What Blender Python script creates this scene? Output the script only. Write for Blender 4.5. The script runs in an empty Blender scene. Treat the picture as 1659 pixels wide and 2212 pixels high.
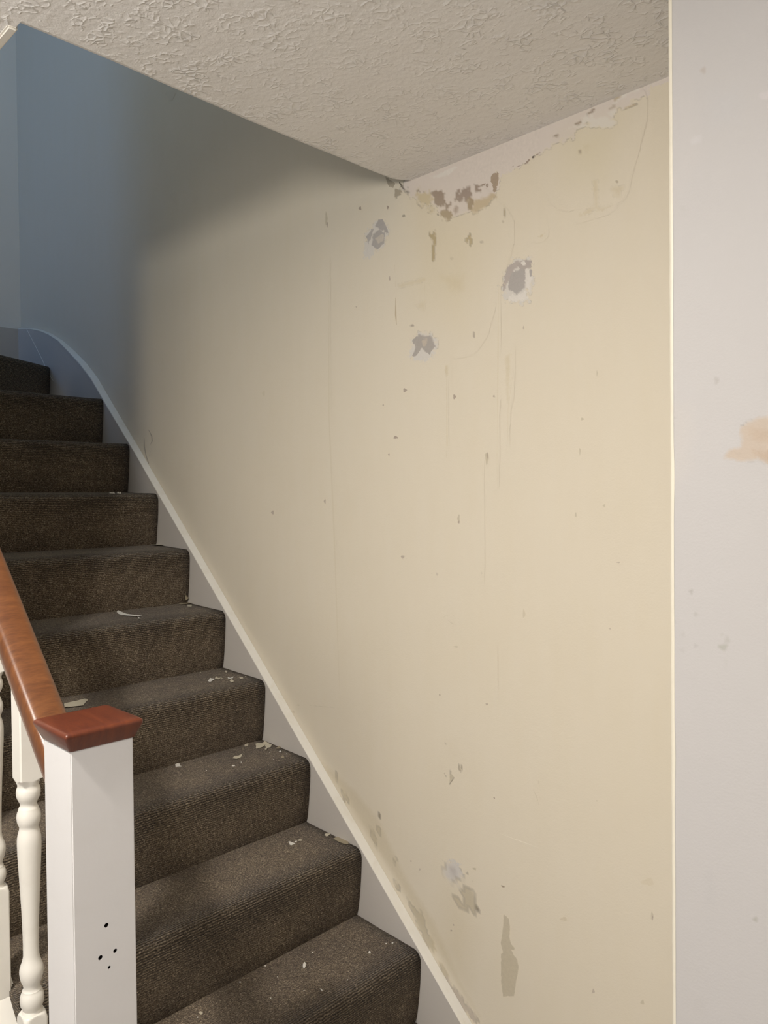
import bpy, bmesh, math, random
import numpy as np
from mathutils import Vector, Matrix, noise as mnoise

random.seed(7)
scene = bpy.context.scene
COL = scene.collection

# ------------------------------------------------------------------ camera
YAW, PITCH, ROLL, FPX = 0.7905, -0.0169, -0.0101, 1669.8
CAM = np.array([0.0, 1.487, 1.58])
_fw = np.array([math.cos(YAW), -math.sin(YAW), 0.0])
_rt = np.array([-math.sin(YAW), -math.cos(YAW), 0.0])
_up = np.array([0, 0, 1.0])
FW = _fw * math.cos(PITCH) + _up * math.sin(PITCH)
_u2 = np.cross(_rt, FW)
RT = _rt * math.cos(ROLL) + _u2 * math.sin(ROLL)
UP = -_rt * math.sin(ROLL) + _u2 * math.cos(ROLL)
cam_d = bpy.data.cameras.new('camera')
cam = bpy.data.objects.new('camera', cam_d)
COL.objects.link(cam)
m = Matrix(((RT[0], UP[0], -FW[0], CAM[0]), (RT[1], UP[1], -FW[1], CAM[1]), (RT[2], UP[2], -FW[2], CAM[2]), (0, 0, 0, 1)))
cam.matrix_world = m
cam_d.sensor_fit = 'HORIZONTAL'
cam_d.sensor_width = 36.0
cam_d.lens = 36.0 * FPX / 1659.0
cam_d.clip_start = 0.05
scene.camera = cam


def at(px, py, axis, v):
    """the point of the plane (axis = v) that is seen at photo pixel px, py"""
    d = FW + RT * (px - 829.5) / FPX - UP * (py - 1106.0) / FPX
    t = (v - CAM[axis]) / d[axis]
    return CAM + d * t


def wall_xz(px, py, y=0.0):
    p = at(px, py, 1, y)
    return p[0], p[2]


# ------------------------------------------------------------------ helpers
def obj(name, bm, mats, parent=None, smooth=False):
    me = bpy.data.meshes.new(name)
    bm.normal_update()
    bm.to_mesh(me)
    bm.free()
    for mt in (mats if isinstance(mats, (list, tuple)) else [mats]):
        me.materials.append(mt)
    if smooth:
        for p in me.polygons:
            p.use_smooth = True
    o = bpy.data.objects.new(name, me)
    COL.objects.link(o)
    if parent is not None:
        o.parent = parent
        o.matrix_parent_inverse = Matrix.Translation(parent.location).inverted()
    return o


def thing(name, label, cat, loc=(0, 0, 0), group=None):
    o = bpy.data.objects.new(name, None)
    o.empty_display_size = 0.05
    o.location = loc
    COL.objects.link(o)
    return tag(o, label, cat, group)


def tag(o, label, cat, group=None, kind=None):
    o['label'] = label
    o['category'] = cat
    if group:
        o['group'] = group
    if kind:
        o['kind'] = kind
    return o


def structure(o, label=None, cat=None):
    o['kind'] = 'structure'
    if label:
        o['label'] = label
    if cat:
        o['category'] = cat
    return o


def add_box(bm, x0, x1, y0, y1, z0, z1, mi=0):
    vs = [bm.verts.new((x, y, z)) for x in (x0, x1) for y in (y0, y1) for z in (z0, z1)]
    fs = [(0, 1, 3, 2), (4, 6, 7, 5), (0, 4, 5, 1), (2, 3, 7, 6), (0, 2, 6, 4), (1, 5, 7, 3)]
    for f in fs:
        fc = bm.faces.new([vs[i] for i in f])
        fc.material_index = mi
    return vs


def add_prism(bm, pts, y0, y1, mi=0):
    """pts: list of (x, z), extruded from y0 to y1"""
    a = [bm.verts.new((x, y0, z)) for x, z in pts]
    b = [bm.verts.new((x, y1, z)) for x, z in pts]
    n = len(pts)
    fs = []
    for i in range(n):
        fs.append(bm.faces.new((a[i], a[(i + 1) % n], b[(i + 1) % n], b[i])))
    fs.append(bm.faces.new(a[::-1]))
    fs.append(bm.faces.new(b))
    for f in fs:
        f.material_index = mi
    return fs


def fix(bm):
    bmesh.ops.recalc_face_normals(bm, faces=bm.faces)


# ------------------------------------------------------------------ materials
class NT:
    def __init__(self, name):
        self.mat = bpy.data.materials.new(name)
        self.mat.use_nodes = True
        self.nt = self.mat.node_tree
        self.nt.nodes.clear()
        self.out = self.n('ShaderNodeOutputMaterial')

    def n(self, t, **kw):
        nd = self.nt.nodes.new(t)
        for k, v in kw.items():
            setattr(nd, k, v)
        return nd

    def set(self, nd, **kw):
        for k, v in kw.items():
            nd.inputs[k.replace('_', ' ')].default_value = v
        return nd

    def l(self, a, b):
        self.nt.links.new(a, b)

    def coord(self, out='Object', scale=None):
        tc = self.n('ShaderNodeTexCoord')
        if scale is None:
            return tc.outputs[out]
        mp = self.n('ShaderNodeMapping')
        mp.inputs['Scale'].default_value = scale
        self.l(tc.outputs[out], mp.inputs['Vector'])
        return mp.outputs['Vector']

    def noise(self, vec, scale, detail=3.0, rough=0.55, dist=0.0):
        nd = self.n('ShaderNodeTexNoise')
        nd.inputs['Scale'].default_value = scale
        nd.inputs['Detail'].default_value = detail
        nd.inputs['Roughness'].default_value = rough
        nd.inputs['Distortion'].default_value = dist
        self.l(vec, nd.inputs['Vector'])
        return nd.outputs['Fac']

    def ramp(self, fac, stops, interp='LINEAR'):
        nd = self.n('ShaderNodeValToRGB')
        cr = nd.color_ramp
        cr.interpolation = interp
        while len(cr.elements) < len(stops):
            cr.elements.new(0.5)
        for e, (p, c) in zip(cr.elements, stops):
            e.position = p
            e.color = c if len(c) == 4 else (*c, 1)
        self.l(fac, nd.inputs['Fac'])
        return nd.outputs['Color']

    def math(self, op, a, b=None, clamp=False):
        nd = self.n('ShaderNodeMath', operation=op, use_clamp=clamp)
        for i, v in enumerate((a, b)):
            if v is None:
                continue
            if isinstance(v, (int, float)):
                nd.inputs[i].default_value = v
            else:
                self.l(v, nd.inputs[i])
        return nd.outputs[0]

    def mix(self, fac, a, b, blend='MIX'):
        nd = self.n('ShaderNodeMix', data_type='RGBA', blend_type=blend)
        for i, v in ((0, fac), (6, a), (7, b)):
            if isinstance(v, (int, float)):
                nd.inputs[i].default_value = v
            elif isinstance(v, (tuple, list)):
                nd.inputs[i].default_value = (*v, 1) if len(v) == 3 else v
            else:
                self.l(v, nd.inputs[i])
        return nd.outputs[2]

    def bump(self, h, dist, strength=1.0, normal=None):
        nd = self.n('ShaderNodeBump')
        nd.inputs['Distance'].default_value = dist
        nd.inputs['Strength'].default_value = strength
        self.l(h, nd.inputs['Height'])
        if normal is not None:
            self.l(normal, nd.inputs['Normal'])
        return nd.outputs['Normal']

    def bsdf(self, color, rough=0.6, normal=None, spec=0.4, coat=0.0, sheen=0.0):
        b = self.n('ShaderNodeBsdfPrincipled')
        if isinstance(color, (tuple, list)):
            b.inputs['Base Color'].default_value = (*color, 1)
        else:
            self.l(color, b.inputs['Base Color'])
        if isinstance(rough, (int, float)):
            b.inputs['Roughness'].default_value = rough
        else:
            self.l(rough, b.inputs['Roughness'])
        b.inputs['Specular IOR Level'].default_value = spec
        b.inputs['Coat Weight'].default_value = coat
        b.inputs['Sheen Weight'].default_value = sheen
        if normal is not None:
            self.l(normal, b.inputs['Normal'])
        return b.outputs['BSDF']

    def done(self, shader):
        self.l(shader, self.out.inputs['Surface'])
        return self.mat


def mat_wall(name, base, alt, alt_amt=0.35, worn=False):
    t = NT(name)
    c = t.coord()
    n1 = t.noise(c, 2.3, 4, 0.6, 0.4)
    n2 = t.noise(t.coord(scale=(7, 7, 1.2)), 3.0, 5, 0.6)
    f = t.math('MULTIPLY', t.math('MULTIPLY', n1, n2), alt_amt * 3.2, True)
    f = t.math('SUBTRACT', f, alt_amt * 0.35, True)
    col = t.mix(f, base, alt)
    fine = t.noise(c, 260, 2, 0.5)
    mid = t.noise(c, 24, 3, 0.5)
    h = t.math('ADD', t.math('MULTIPLY', fine, 0.35), t.math('MULTIPLY', mid, 1.2))
    if worn:
        # peeled paint, filler and stains: colour and outline come with the mesh
        u = t.n('ShaderNodeAttribute', attribute_name='under')
        a = t.n('ShaderNodeAttribute', attribute_name='wear')
        k = t.n('ShaderNodeAttribute', attribute_name='edge')
        sep = t.n('ShaderNodeSeparateXYZ')
        t.l(k.outputs['Vector'], sep.inputs[0])
        n = t.noise(c, 95, 5, 0.65)
        ns = t.noise(t.coord(scale=(60, 60, 16)), 3, 4, 0.6)
        nn = t.math('SUBTRACT', t.math('ADD', t.math('MULTIPLY', n, 1.6), t.math('MULTIPLY', ns, 0.9)), 1.25)
        sd = t.math('ADD', sep.outputs[0], t.math('MULTIPLY', nn, sep.outputs[2]))
        w = t.math('ADD', t.math('DIVIDE', sd, sep.outputs[1]), 0.5, True)
        w = t.math('MULTIPLY', w, a.outputs['Alpha'], True)
        v = t.math('ADD', t.math('MULTIPLY', t.noise(c, 130, 4, 0.6), 0.22), 0.89)
        wc = t.mix(1.0, a.outputs['Color'], v, 'MULTIPLY')
        col = t.mix(w, t.mix(u.outputs['Alpha'], col, u.outputs['Color']), wc)
    return t.done(t.bsdf(col, 0.62, t.bump(h, 0.0012, 0.5), 0.3))


def mat_ceiling():
    t = NT('stippled_ceiling_paint')
    c = t.coord()
    w = t.n('ShaderNodeTexNoise')
    w.inputs['Scale'].default_value = 14
    w.inputs['Detail'].default_value = 3
    t.l(c, w.inputs['Vector'])
    vm = t.n('ShaderNodeVectorMath', operation='MULTIPLY_ADD')
    t.l(w.outputs['Color'], vm.inputs[0])
    vm.inputs[1].default_value = (0.05, 0.05, 0.05)
    t.l(c, vm.inputs[2])
    vo = t.n('ShaderNodeTexVoronoi', feature='DISTANCE_TO_EDGE')
    vo.inputs['Scale'].default_value = 58
    t.l(vm.outputs[0], vo.inputs['Vector'])
    ridge = t.ramp(vo.outputs['Distance'], [(0.0, (1, 1, 1)), (0.16, (0.25, 0.25, 0.25)), (0.3, (0, 0, 0))], 'EASE')
    br = t.ramp(t.noise(c, 26, 3, 0.6), [(0.47, (0, 0, 0)), (0.62, (1, 1, 1))])
    area = t.ramp(t.noise(c, 3.5, 2, 0.5), [(0.3, (0.35,) * 3), (0.65, (1, 1, 1))])
    r = t.math('MULTIPLY', t.math('MULTIPLY', ridge, br), area)
    lumps = t.noise(c, 75, 3, 0.55)
    big = t.noise(c, 9, 3, 0.5)
    h = t.math('ADD', t.math('MULTIPLY', r, 1.0), t.math('ADD', t.math('MULTIPLY', lumps, 0.55), t.math('MULTIPLY', big, 0.6)))
    col = t.mix(t.noise(c, 5, 3, 0.5), (0.85, 0.83, 0.80), (0.89, 0.875, 0.855))
    return t.done(t.bsdf(col, 0.6, t.bump(h, 0.0032, 0.8), 0.3))


def mat_carpet():
    t = NT('ribbed_brown_carpet')
    tc = t.n('ShaderNodeTexCoord')
    uv = tc.outputs['UV']
    at_ = t.n('ShaderNodeAttribute', attribute_name='rib')
    sep = t.n('ShaderNodeSeparateXYZ')
    t.l(uv, sep.inputs[0])

    def mapped(sx, sy):
        mp = t.n('ShaderNodeMapping')
        mp.inputs['Scale'].default_value = (sx, sy, 1)
        t.l(uv, mp.inputs['Vector'])
        return mp.outputs['Vector']
    wob = t.math('MULTIPLY', t.noise(mapped(1, 1), 90, 2, 0.5), 0.006)
    ribs = t.math('SINE', t.math('MULTIPLY', t.math('ADD', sep.outputs[1], wob), 2 * math.pi / 0.0060))
    loops = t.noise(mapped(1, 1.5), 230, 3, 0.65, 0.5)
    fuzz = t.noise(mapped(1, 1), 95, 4, 0.75, 1.3)
    flecks = t.noise(mapped(1.3, 1), 420, 2, 0.6)
    worn = t.noise(mapped(1, 1), 5, 3, 0.6)
    pos = t.n('ShaderNodeNewGeometry')
    col = t.ramp(t.math('ADD', t.math('MULTIPLY', loops, 0.5), t.math('ADD', t.math('MULTIPLY', flecks, 0.2), t.math('MULTIPLY', fuzz, 0.3))),
                 [(0.36, (0.026, 0.019, 0.013)), (0.46, (0.09, 0.067, 0.047)), (0.54, (0.21, 0.165, 0.118)), (0.63, (0.52, 0.44, 0.335))])
    tint = t.ramp(worn, [(0.35, (0.80, 0.78, 0.76)), (0.65, (1.15, 1.13, 1.06))])
    col = t.mix(1.0, col, tint, 'MULTIPLY')
    ribc = t.math('MULTIPLY', t.math('ADD', t.math('MULTIPLY', ribs, 0.5), 0.5), at_.outputs['Fac'])
    dk = t.math('SUBTRACT', 1.0, t.math('MULTIPLY', t.math('SUBTRACT', at_.outputs['Fac'], ribc), 0.75))
    col = t.mix(1.0, col, dk, 'MULTIPLY')
    h = t.math('ADD', t.math('MULTIPLY', ribc, 0.9), t.math('ADD', t.math('MULTIPLY', loops, 1.1), t.math('MULTIPLY', fuzz, 0.8)))
    return t.done(t.bsdf(col, 0.95, t.bump(h, 0.0035, 0.9), 0.1, 0.0, 0.12))


def mat_paint(name, base, rough=0.35, dirt=0.12, dirt_col=(0.55, 0.5, 0.42), bump=0.0006):
    t = NT(name)
    c = t.coord()
    f = t.ramp(t.noise(c, 14, 5, 0.65, 0.6), [(0.5, (0, 0, 0)), (0.8, (dirt * 2.5,) * 3)])
    col = t.mix(f, base, dirt_col)
    return t.done(t.bsdf(col, rough, t.bump(t.noise(c, 60, 3, 0.5), bump, 0.5), 0.45))


def mat_wood(name, dark, light, sx, rough=0.28, coat=0.35):
    t = NT(name)
    c = t.coord('Object', sx)
    n = t.noise(c, 3.0, 6, 0.65, 0.5)
    g = t.noise(c, 14.0, 4, 0.7)
    f = t.math('ADD', t.math('MULTIPLY', n, 0.6), t.math('MULTIPLY', g, 0.4))
    col = t.ramp(f, [(0.3, dark), (0.7, light)])
    return t.done(t.bsdf(col, rough, t.bump(g, 0.0004, 0.35), 0.5, coat))


CREAM = (0.725, 0.66, 0.54)
M_wall = mat_wall('cream_wall_paint', CREAM, (0.69, 0.61, 0.455), 0.3, True)
M_end = mat_wall('pale_wall_paint', (0.88, 0.84, 0.77), (0.84, 0.80, 0.72), 0.2)
M_hall = mat_wall('unseen_hall_paint', (0.22, 0.21, 0.2), (0.2, 0.19, 0.18), 0.2)
M_white = mat_wall('white_wall_paint', (0.55, 0.533, 0.525), (0.545, 0.525, 0.50), 0.2, True)
M_ceil = mat_ceiling()
M_carpet = mat_carpet()
M_string = mat_paint('string_paint', (0.57, 0.535, 0.49), 0.4, 0.06)
M_bead = mat_paint('moulding_paint', (0.78, 0.75, 0.68), 0.35, 0.14, (0.6, 0.52, 0.36))
M_corner = mat_paint('corner_bead_paint', (0.84, 0.79, 0.66), 0.4, 0.06)
M_newel = mat_paint('newel_paint', (0.74, 0.725, 0.715), 0.32, 0.03)
M_bal = mat_paint('baluster_paint', (0.82, 0.79, 0.72), 0.35, 0.06)
M_rail = mat_wood('handrail_wood', (0.085, 0.027, 0.010), (0.215, 0.083, 0.027), (30, 4, 4), 0.3, 0.3)
M_cap = mat_wood('newel_cap_wood', (0.07, 0.014, 0.006), (0.165, 0.040, 0.013), (4, 26, 4), 0.36, 0.08)
_t = NT('drilled_wood')
M_hole = _t.done(_t.bsdf(_t.mix(_t.noise(_t.coord(), 400), (0.012, 0.009, 0.008), (0.03, 0.02, 0.015)), 0.9, None, 0.1))
_t = NT('floorboards')
M_floor = _t.done(_t.bsdf(_t.ramp(_t.noise(_t.coord('Object', (1, 12, 1)), 3, 5), [(0.3, (0.48, 0.45, 0.42)), (0.7, (0.58, 0.54, 0.50))]), 0.5))


def mat_flake(name, a, b):
    t = NT(name)
    return t.done(t.bsdf(t.mix(t.noise(t.coord(), 180, 3, 0.6), a, b), 0.7, None, 0.25))


M_fwhite = mat_flake('white_flake', (0.86, 0.84, 0.78), (0.72, 0.69, 0.62))
M_fcream = mat_flake('cream_flake', (0.66, 0.60, 0.46), (0.52, 0.47, 0.36))
M_fbeige = mat_flake('beige_flake', (0.42, 0.36, 0.25), (0.30, 0.25, 0.17))

# ------------------------------------------------------------------ wear patches (islands of the wall meshes)
PLASTER = (0.70, 0.635, 0.575)
BROWN = (0.36, 0.29, 0.235)
TAN = (0.57, 0.475, 0.33)
PEEL = (0.555, 0.495, 0.375)
GREY = (0.43, 0.40, 0.375)
LILAC = (0.65, 0.62, 0.575)
PALE = (0.74, 0.70, 0.64)
DARK = (0.17, 0.14, 0.11)
TANF = (0.62, 0.535, 0.37)


def sd_poly(P, poly):
    """signed distance (positive inside) of the points P to a polygon"""
    d = np.full(len(P), 1e9)
    inside = np.zeros(len(P), bool)
    n = len(poly)
    for i in range(n):
        a, b = poly[i], poly[(i + 1) % n]
        e = b - a
        w = P - a
        t = np.clip((w @ e) / max(e @ e, 1e-12), 0, 1)
        d = np.minimum(d, np.linalg.norm(w - t[:, None] * e, axis=1))
        c = ((a[1] > P[:, 1]) != (b[1] > P[:, 1]))
        with np.errstate(divide='ignore', invalid='ignore'):
            xx = (b[0] - a[0]) * (P[:, 1] - a[1]) / (b[1] - a[1]) + a[0]
        inside ^= c & (P[:, 0] < xx)
    return np.where(inside, d, -d)


class WallMesh:
    """a wall facing +Y: its own faces plus thin islands of peeled or filled paint"""

    def __init__(self, y, xmax=9.0):
        self.y = y
        self.xmax = xmax
        self.v, self.f, self.mi, self.wear, self.edge, self.under = [], [], [], [], [], []
        self.done = []
        self.layer = 0

    def base(self, quads, mi=0):
        for q in quads:
            i = len(self.v)
            self.v += [tuple(p) for p in q]
            self.f.append(tuple(range(i, i + len(q))))
            self.mi.append(mi)
            self.wear += [(0, 0, 0, 0)] * len(q)
            self.edge += [(-1, 1, 0)] * len(q)
            self.under += [(0, 0, 0, 0)] * len(q)

    def patch(self, poly, color, soft=0.0012, rag=0.004, alpha=1.0, cell=0.003):
        poly = np.array(poly, float)
        pad = soft * 0.6 + rag * 0.6 + cell
        lo, hi = poly.min(0) - pad, poly.max(0) + pad
        hi[0] = min(hi[0], self.xmax)
        if hi[0] - lo[0] < 0.002:
            return
        size = hi - lo
        cell = max(cell, math.sqrt(size[0] * size[1] / 9000))
        nx, nz = max(2, int(size[0] / cell) + 1), max(2, int(size[1] / cell) + 1)
        gx, gz = np.linspace(lo[0], hi[0], nx + 1), np.linspace(lo[1], hi[1], nz + 1)
        X, Z = np.meshgrid(gx, gz, indexing='ij')
        P = np.stack([X.ravel(), Z.ravel()], 1)
        sd = sd_poly(P, poly)
        keep = sd > -pad
        # what already lies below this island, so that its rim continues it
        uc, ua = np.zeros((len(P), 3)), np.zeros(len(P))
        for poly2, col2, soft2, al2, rag2, lo2, hi2 in self.done:
            if (lo2 > hi).any() or (hi2 < lo).any():
                continue
            ds = sd_poly(P, poly2)
            if rag2 > 0.002:
                near = np.where(np.abs(ds) < rag2)[0]
                for q in near:
                    ds[q] += rag2 * 0.6 * mnoise.fractal((P[q, 0] * 70, 0.0, P[q, 1] * 70), 1.0, 2.0, 3)
            f2 = np.clip(ds / (soft2 + rag2 * 0.08) + 0.5, 0, 1) * al2
            na = f2 + ua * (1 - f2)
            uc = np.where(na[:, None] > 1e-6, (f2[:, None] * np.array(col2) + (ua * (1 - f2))[:, None] * uc) / np.maximum(na, 1e-6)[:, None], 0)
            ua = na
        alpha = min(alpha, 1.0)
        self.done.append((poly, color, soft, alpha, rag, lo, hi))
        self.layer += 1
        yy = self.y + 0.00004 + 0.000003 * self.layer
        idx = {}
        for i in range(nx):
            for j in range(nz):
                q = (i * (nz + 1) + j, i * (nz + 1) + j + 1, (i + 1) * (nz + 1) + j + 1, (i + 1) * (nz + 1) + j)
                if not any(keep[k] for k in q):
                    continue
                for k in q:
                    if k not in idx:
                        idx[k] = len(self.v)
                        self.v.append((P[k, 0], yy, P[k, 1]))
                        self.wear.append((*color, alpha))
                        self.edge.append((sd[k], soft, rag))
                        self.under.append((*uc[k], ua[k]))
                self.f.append(tuple(idx[k] for k in q))
                self.mi.append(0)

    def build(self, name, mats):
        me = bpy.data.meshes.new(name)
        me.from_pydata(self.v, [], self.f)
        for mt in mats:
            me.materials.append(mt)
        me.polygons.foreach_set('material_index', self.mi)
        a = me.attributes.new('wear', 'FLOAT_COLOR', 'POINT')
        a.data.foreach_set('color', np.array(self.wear, 'f').ravel())
        a = me.attributes.new('under', 'FLOAT_COLOR', 'POINT')
        a.data.foreach_set('color', np.array(self.under, 'f').ravel())
        b = me.attributes.new('edge', 'FLOAT_VECTOR', 'POINT')
        b.data.foreach_set('vector', np.array(self.edge, 'f').ravel())
        me.update()
        o = bpy.data.objects.new(name, me)
        COL.objects.link(o)
        return o


def crop(ox, oy, s, y=0.0):
    return lambda pts: [wall_xz(ox + cx / s, oy + cy / s, y) for cx, cy in pts]


def ell(px, py, rx, ry, rot=0.0, y=0.0, n=10):
    out = []
    for i in range(n):
        a = 2 * math.pi * i / n
        r = 1 + 0.25 * math.sin(3 * a + px) * (n > 6)
        dx, dy = rx * r * math.cos(a), ry * r * math.sin(a)
        out.append(wall_xz(px + dx * math.cos(rot) - dy * math.sin(rot), py + dx * math.sin(rot) + dy * math.cos(rot), y))
    return out


def stroke(pts, w, y=0.0):
    """a thin line of pixel points as a sliver polygon"""
    l, r = [], []
    for i, (x, yy) in enumerate(pts):
        a = pts[max(i - 1, 0)]
        b = pts[min(i + 1, len(pts) - 1)]
        dx, dy = b[0] - a[0], b[1] - a[1]
        L = math.hypot(dx, dy) or 1
        k = w * (0.35 if i in (0, len(pts) - 1) else 1.0) / 2
        l.append((x - dy / L * k, yy + dx / L * k))
        r.append((x + dy / L * k, yy - dx / L * k))
    return [wall_xz(p[0], p[1], y) for p in l + r[::-1]]


ZC = 2.403           # hall ceiling
XB = 4.012           # end wall
W = WallMesh(0.0)
W.base([[(-1.6, 0, -0.02), (-1.6, 0, 5.0), (XB + 0.15, 0, 5.0), (XB + 0.15, 0, -0.02)]])
W.base([[(-1.6, -0.12, -0.02), (XB + 0.15, -0.12, -0.02), (XB + 0.15, -0.12, 5.0), (-1.6, -0.12, 5.0)],
        [(-1.6, 0, 5.0), (-1.6, -0.12, 5.0), (XB + 0.15, -0.12, 5.0), (XB + 0.15, 0, 5.0)],
        [(-1.6, 0, -0.02), (-1.6, -0.12, -0.02), (-1.6, -0.12, 5.0), (-1.6, 0, 5.0)],
        [(XB + 0.15, 0, -0.02), (XB + 0.15, 0, 5.0), (XB + 0.15, -0.12, 5.0), (XB + 0.15, -0.12, -0.02)]])

# bare plaster strip under the hall ceiling and the torn area in its corner
ident = crop(0, 0, 1)
W.patch(ident([(878, 380), (1150, 268), (1450, 150), (1450, 176), (1404, 190), (1404, 206), (1372, 214), (1349, 234), (1326, 236), (1320, 262),
               (1290, 266), (1278, 258), (1252, 280), (1236, 300), (1218, 302), (1191, 316), (1163, 333), (1121, 361), (1082, 380), (1074, 372),
               (1078, 400), (1070, 428), (1045, 448), (1010, 458), (980, 468), (955, 462), (938, 446), (920, 434), (900, 432), (884, 420), (868, 408)]),
        PLASTER, 0.003, 0.016)
W.patch(ident([(1255, 262), (1300, 250), (1330, 262), (1318, 276), (1285, 272)]), PALE, 0.004, 0.012)
B5 = crop(820, 340, 5.53)
for pts, colr, soft, rag in [
    ([(1100, 640), (1130, 530), (1250, 470), (1400, 420), (1395, 480), (1280, 590), (1150, 690)], TAN, 0.004, 0.012),
    ([(460, 470), (500, 440), (560, 460), (610, 500), (615, 580), (540, 545), (470, 520)], (0.47, 0.39, 0.29), 0.003, 0.014),
    ([(430, 410), (620, 430), (640, 640), (560, 560), (470, 540)], TANF, 0.006, 0.03),
    ([(60, 220), (130, 270), (190, 310), (160, 360), (110, 350)], (0.44, 0.38, 0.29), 0.001, 0.003),
    ([(180, 370), (270, 400), (260, 440), (210, 460), (200, 490), (180, 480)], (0.44, 0.38, 0.29), 0.001, 0.003),
    ([(610, 430), (680, 390), (740, 395), (790, 420), (785, 575), (700, 580), (650, 540), (660, 480)], BROWN, 0.001, 0.008),
    ([(440, 400), (480, 392), (495, 418), (450, 412)], BROWN, 0.001, 0.003),
    ([(510, 405), (540, 405), (530, 420)], BROWN, 0.001, 0.003),
    ([(460, 560), (500, 600), (465, 580)], BROWN, 0.001, 0.002),
    ([(640, 550), (690, 560), (760, 585), (700, 600)], BROWN, 0.002, 0.01),
    ([(780, 540), (830, 560), (860, 530), (850, 580), (800, 625), (780, 590)], BROWN, 0.001, 0.008),
    ([(885, 500), (905, 480), (915, 525), (890, 525)], BROWN, 0.001, 0.003),
    ([(905, 450), (1000, 380), (1110, 330), (1110, 440), (1000, 520), (940, 560)], (0.37, 0.30, 0.25), 0.002, 0.022),
    ([(1140, 350), (1290, 300), (1300, 375), (1270, 340), (1150, 370)], BROWN, 0.001, 0.01),
    ([(1140, 415), (1210, 380), (1210, 410)], BROWN, 0.001, 0.004),
    ([(1330, 220), (1380, 170), (1425, 195), (1410, 300), (1400, 400), (1360, 430), (1350, 330), (1330, 280)], (0.40, 0.32, 0.24), 0.001, 0.009),
    ([(1030, 540), (1090, 490), (1130, 495), (1110, 610), (1060, 625), (1040, 580)], (0.40, 0.32, 0.22), 0.001, 0.012),
    ([(730, 650), (860, 640), (880, 700), (840, 740), (730, 710)], (0.42, 0.34, 0.24), 0.001, 0.008),
    ([(680, 660), (710, 690), (690, 705)], BROWN, 0.001, 0.003),
    ([(750, 755), (840, 745), (800, 762)], (0.5, 0.42, 0.3), 0.001, 0.003),
    ([(870, 620), (930, 580), (950, 650), (900, 680)], (0.46, 0.38, 0.32), 0.002, 0.014),
    ([(655, 860), (676, 855), (668, 1050), (660, 1230), (630, 1245), (622, 1150), (640, 1000), (610, 970), (590, 890), (630, 930)], (0.42, 0.34, 0.21), 0.001, 0.006),
    ([(1040, 970), (1080, 905), (1105, 990), (1095, 1055), (1075, 1050), (1082, 960), (1055, 990), (1045, 1060), (1033, 1050)], (0.46, 0.38, 0.24), 0.001, 0.005),
    ([(228, 288), (245, 300), (300, 370), (300, 392), (280, 382), (235, 310)], DARK, 0.0008, 0.001),
    ([(290, 385), (330, 378), (365, 415), (345, 455), (310, 430)], (0.33, 0.29, 0.25), 0.002, 0.012),
    ([(610, 235), (700, 200), (890, 110), (940, 115), (860, 180), (780, 245), (690, 240)], PALE, 0.003, 0.008),
]:
    W.patch(B5(pts), colr, soft, rag)
W.patch(stroke([(1088, 437), (1090, 462), (1087, 482)], 3), (0.45, 0.37, 0.24), 0.001, 0.001, 0.8)
# torn paint further along the ceiling
B6 = crop(1100, 140, 4.74)
for pts, colr in [
    ([(70, 1040), (150, 1020), (205, 960), (218, 975), (160, 1025), (80, 1048)], BROWN), ([(20, 1036), (50, 1030), (40, 1046)], BROWN),
    ([(230, 945), (268, 918), (262, 945), (235, 960)], DARK), ([(275, 920), (325, 885), (285, 930)], BROWN),
    ([(395, 748), (440, 722), (497, 708), (497, 765), (485, 735), (440, 740)], BROWN),
    ([(670, 612), (740, 560), (745, 590), (700, 622)], BROWN), ([(690, 650), (740, 630), (700, 660)], TAN),
    ([(800, 500), (880, 440), (885, 465), (820, 510)], BROWN), ([(790, 510), (810, 500), (812, 530), (798, 532)], DARK),
    ([(1010, 460), (1060, 420), (1150, 390), (1070, 440)], (0.52, 0.45, 0.38)), ([(1070, 345), (1140, 300), (1170, 290), (1120, 360), (1085, 378)], (0.5, 0.42, 0.3)),
    ([(1180, 460), (1250, 415), (1310, 405), (1250, 430)], TAN), ([(1300, 405), (1318, 402), (1315, 418)], BROWN),
    ([(715, 905), (722, 880), (740, 882), (728, 912)], BROWN), ([(1090, 1190), (1110, 1185), (1105, 1200)], TAN)]:
    W.patch(B6(pts), colr, 0.001, 0.004)
for pts in ([(740, 545), (800, 510), (815, 560), (780, 580)], [(830, 510), (868, 500), (860, 545), (832, 555)], [(1010, 500), (1080, 455), (1105, 480), (1040, 530)],
            [(1170, 300), (1330, 245), (1320, 265), (1210, 300), (1100, 390), (1060, 400)], [(620, 640), (900, 590), (1040, 630), (900, 640)]):
    W.patch(B6(pts), PALE, 0.003, 0.006)
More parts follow.
